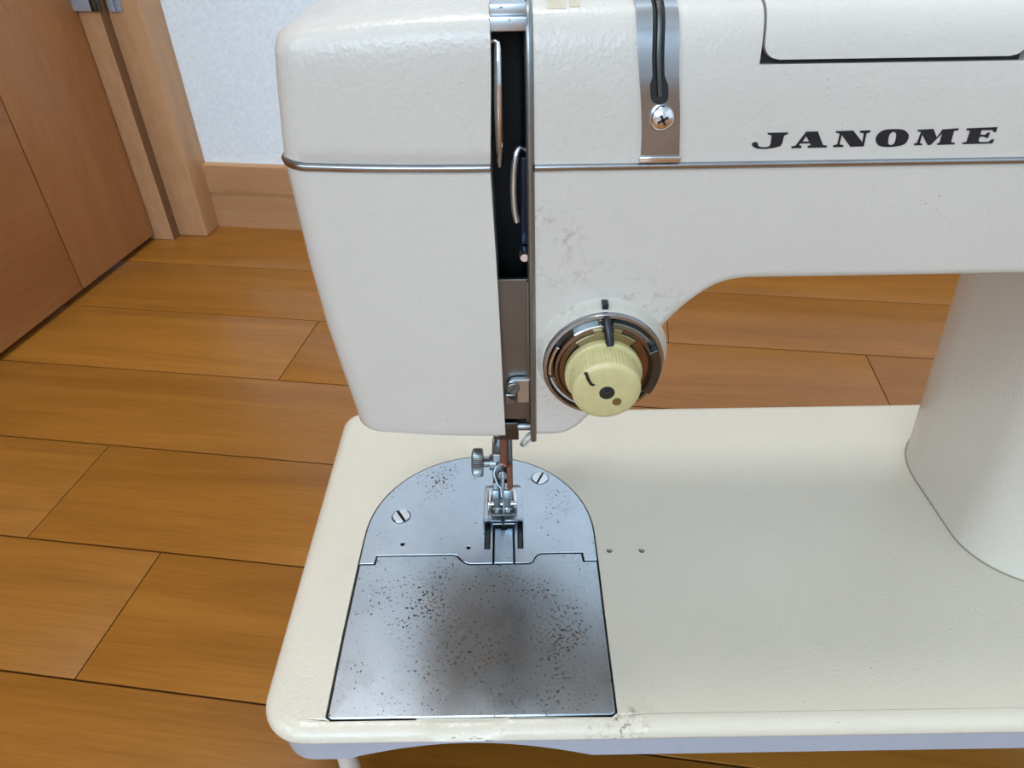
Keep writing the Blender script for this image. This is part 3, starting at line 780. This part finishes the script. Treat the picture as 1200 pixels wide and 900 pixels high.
link('index_mark', *join(boxdata(DX-1.2, DX+0.4, 161.0, 163.8, DZ+17.5, DZ+18.9)), M['ink'], TD)
# knob: flange, fluted barrel, domed face with a hole
kf = [(10.6, 7.2), (10.7, 8.0), (10.7, 9.4), (10.3, 9.9), (9.3, 10.0)]
KN = link('knob', *join(lathedata(kf, (DX-0.3, 165.1, DZ-0.5), '-y', 80),
     lathedata([(9.5, 9.8), (9.55, 10.2), (9.45, 15.6), (9.2, 16.3), (8.7, 16.8), (7.6, 17.15), (5, 17.3), (1.6, 17.3), (1.45, 17.0), (1.45, 15)], (DX-0.3, 165.1, DZ-0.5), '-y', 120, serr=((1, 2), 0.28))), M['knob'], TD, angle=32)
link('knob_recess', *lathedata([(1.5, 17.31), (2.1, 17.33), (2.1, 17.38), (0.02, 17.38)], (DX-0.3, 165.1, DZ-0.5), '-y', 24), M['gap'], KN)
link('knob_spindle', *lathedata([(1.0, 17.2), (1.0, 17.6), (0.02, 17.7)], (DX-0.2, 165.1, DZ-0.7), '-y', 6), M['dark_metal'], KN)
link('knob_dot', *lathedata([(1.25, 17.2), (1.25, 17.37), (0.02, 17.38)], (DX+2.6, 165.1, DZ-3.6), '-y', 20), M['brass'], KN)
mk = [(-6.8, 5.9), (-6.4, 5.5), (-6.1, 4.4), (-5.6, 3.3), (-5.0, 2.3), (-4.3, 1.8), (-3.5, 2.4), (-4.3, 2.7), (-4.9, 3.6), (-5.4, 4.8), (-5.9, 6.2)]
link('knob_mark', *platedata([(DX+u, DZ+v) for u, v in mk], [], -147.65, -148.3, facemap), M['ink'], KN)

# ---------------------------------------------------------------- lettering on the cover
def lp(pts, ox):
    out = []
    for x, y in pts:
        X = ox+x/7.5; Y = 140+y/7.5; t = (174-Y)/22
        xa = (57.9+(X-882)*0.20316)*(1-t)+(57.1+(X-882)*0.20040)*t
        out.append((xa, 266.6+(174-Y)*0.191))
    return out
LET = [
 (870, [(220,112),(400,112),(398,127),(375,134),(362,150),(348,212),(332,236),(275,252),(200,261),(130,256),(94,239),(82,216),(94,199),(118,193),(136,205),(138,228),(160,241),(200,245),(234,238),(247,215),(256,142),(246,132),(222,127)], None),
 (870, [(430,240),(465,234),(560,107),(660,107),(705,232),(740,238),(738,256),(572,256),(570,240),(600,232),(592,215),(505,215),(495,228),(520,240),(515,256),(430,258)], [(525,197),(583,197),(558,148)]),
 (870, [(815,107),(970,104),(1050,212),(1062,132),(1030,125),(1025,107),(1120,104),(1115,124),(1085,132),(1062,251),(945,253),(868,142),(850,228),(885,238),(880,254),(795,254),(793,238),(830,228),(852,132),(820,123)], None),
 (1020, 'O', None),
 (1020, [(405,107),(545,101),(575,180),(625,107),(765,99),(760,118),(725,122),(700,225),(735,232),(730,246),(580,248),(578,235),(600,228),(622,142),(522,248),(495,248),(447,150),(427,228),(450,235),(445,249),(378,249),(376,235),(402,228),(437,127),(408,121)], None),
 (1020, [(835,101),(1105,94),(1090,140),(1070,138),(1060,120),(965,120),(955,160),(1000,162),(1015,145),(1040,140),(1025,192),(1000,190),(985,178),(950,180),(940,210),(950,228),(1030,228),(1055,205),(1078,205),(1060,243),(800,245),(802,232),(835,225),(865,125),(835,120)], None)]
for ox, P, H in LET:
    if P == 'O':
        outer = catmull([(110,106),(200,97),(285,106),(328,150),(318,205),(285,240),(220,256),(135,260),(70,245),(42,200),(55,148)], 4, True)
        H = catmull([(190,122),(217,138),(217,180),(205,225),(180,242),(156,235),(150,205),(160,150)], 4, True)
        P = outer
    link('letter', *platedata(lp(P, ox), [lp(H, ox)] if H else [], -164.86, -165.1, facemap), M['ink'], SM)

# ---------------------------------------------------------------- presser foot, needle and clamp
NX = -5.0
pb = link('presser_bar', *join(lathedata([(3.0, 0), (3.0, 68)], (-5.6, 226, 112), 'z', 24)), M['steel'], SM)
nb = link('needle_bar', *lathedata([(1.5, 0), (1.7, 1), (1.7, 62)], (-4.0, 217.8, 116), 'z', 24), M['rust'], SM)
link('bar_sleeve', *lathedata([(1.0, 0), (1.15, 1), (1.15, 62)], (-1.4, 218.3, 114), 'z', 20), M['plate_brown'], nb)
link('needle_clamp', *join(boxdata(-2.9, -0.3, 214.5, 221, 103.5, 117)), M['rust'], nb, bev=1.1)
link('needle', *lathedata([(0.05, 0), (0.45, 4), (0.45, 20), (0.8, 21), (0.8, 32)], (-4.6, 216, 82.2), 'z', 10), M['chrome'], nb)
# thumb screw
TS = link('thumb_screw', *lathedata([(4.6, 0), (6.0, 0.7), (6.2, 1.2), (6.2, 4.2), (5.8, 4.8), (3.2, 5.0), (2.0, 5.2), (2.0, 7.4), (3.4, 7.6), (3.4, 10.4)], (-17.8, 220, 115.4), 'x', 88, serr=((1, 2, 3), 0.32)), M['dull'], SM, angle=28)
fh = link('foot_holder', *join(boxdata(-9.0, -2.9, 217.5, 229.5, 106.5, 122)), M['dull'], SM, bev=0.9)
hp2 = catmull([(-7.6, 216.8, 108), (-8.2, 216.6, 112.5), (-7.0, 216.5, 116.5), (-4.6, 216.5, 117.6), (-3.0, 216.6, 116)], 5)
link('thread_loop', *tubedata(hp2+[], 0.5, 8), M['chrome'], fh)
link('holder_screw', *lathedata([(2.4, 0), (2.4, 1.2), (2.0, 1.6), (0.02, 1.7)], (-4.6, 217.3, 111.0), '-y', 20), M['dull'], fh)
link('thread_loop', *tubedata(catmull([(-7.6, 216.8, 108), (-6.8, 216.6, 105.5), (-5.6, 216.5, 103.5), (-5.3, 216.5, 98)], 4), 0.5, 8), M['chrome'], fh)
an = link('foot_ankle', *join(boxdata(-9.0, -6.2, 216.5, 226, 90.5, 106), boxdata(-4.6, -1.4, 216.5, 226, 90.5, 106), boxdata(-9.0, -1.4, 219.5, 226, 92, 106.5)), M['dull'], SM, bev=0.5)
link('ankle_step', *join(boxdata(-9.3, -6.4, 215.4, 217, 97.5, 102.5), boxdata(-4.4, -1.1, 215.4, 217, 97.5, 102.5)), M['steel'], an, bev=0.4)
link('hinge_pin', *lathedata([(1.0, 0), (1.0, 12)], (-11.2, 219.5, 90.5), 'x', 14), M['chrome'], an)
# sole with curled toes
solev = []
srow = [(237.5, 83.2), (236.5, 82.4), (225, 82.2), (219, 82.2), (216.5, 82.7), (214.6, 83.8), (213.4, 85.3)]
hw = [8.0, 8.6, 8.8, 9.1, 9.2, 9.0, 8.0]
for side in (-1, 1):
    V = []; F = []
    for (y, z), h in zip(srow, hw):
        xi = NX+side*0.6; xo = NX+side*h
        V += [(xi, y, z+1.0), (xo, y, z+1.0), (xo, y, z), (xi, y, z)]
    for i in range(len(srow)-1):
        for k in range(4): F.append((4*i+k, 4*i+(k+1) % 4, 4*i+4+(k+1) % 4, 4*i+4+k))
    F.append((0, 1, 2, 3)); e = 4*(len(srow)-1); F.append((e, e+1, e+2, e+3))
    solev.append((V, F))
pfoot = link('presser_foot', *join(*solev, boxdata(NX-0.7, NX+0.7, 226, 236.5, 82.2, 83.2)), M['steel'], SM, bev=0.3)
link('foot_cheek', *join(boxdata(-12.0, -9.7, 219, 228, 83, 91.5)), M['chrome'], pfoot, bev=0.8)
link('foot_cheek', *join(boxdata(-0.8, 1.6, 219, 228, 83, 91.5)), M['chrome'], pfoot, bev=0.8)
link('foot_knuckle', *join(boxdata(-9.0, -6.0, 216.8, 220.5, 86.5, 91.8)), M['chrome'], pfoot, bev=0.8)
link('foot_knuckle', *join(boxdata(-4.6, -1.6, 216.8, 220.5, 86.5, 91.8)), M['chrome'], pfoot, bev=0.8)
link('foot_crossbar', *join(boxdata(-10.6, 0.9, 216.2, 217.4, 85.2, 86.4)), M['dull'], pfoot, bev=0.3)
link('foot_block', *join(boxdata(-11.5, 1.5, 220, 232, 83.0, 86.5)), M['dull'], pfoot, bev=0.8)
link('toe_slot', *join(boxdata(-5.4, -4.6, 213.0, 217.0, 82.4, 86.0)), M['gap'], pfoot)

for o in list(bpy.data.objects):
    if 'wo' in o.keys(): del o['wo']
# labels of parts that look different from the rest of the machine
for pn, lab in (('slide_plate', 'rust-speckled steel slide plate'), ('needle_plate', 'round-backed steel needle plate'), ('tension_dial', 'tension dial with yellowed plastic knob'),
                ('thread_guide', 'chrome thread guide plate with keyhole slot'), ('skirt', 'grey-blue arched skirt'), ('thumb_screw', 'knurled steel thumb screw'),
                ('presser_foot', 'steel presser foot'), ('needle_bar', 'rusty needle bar')):
    bpy.data.objects[pn]['label'] = lab
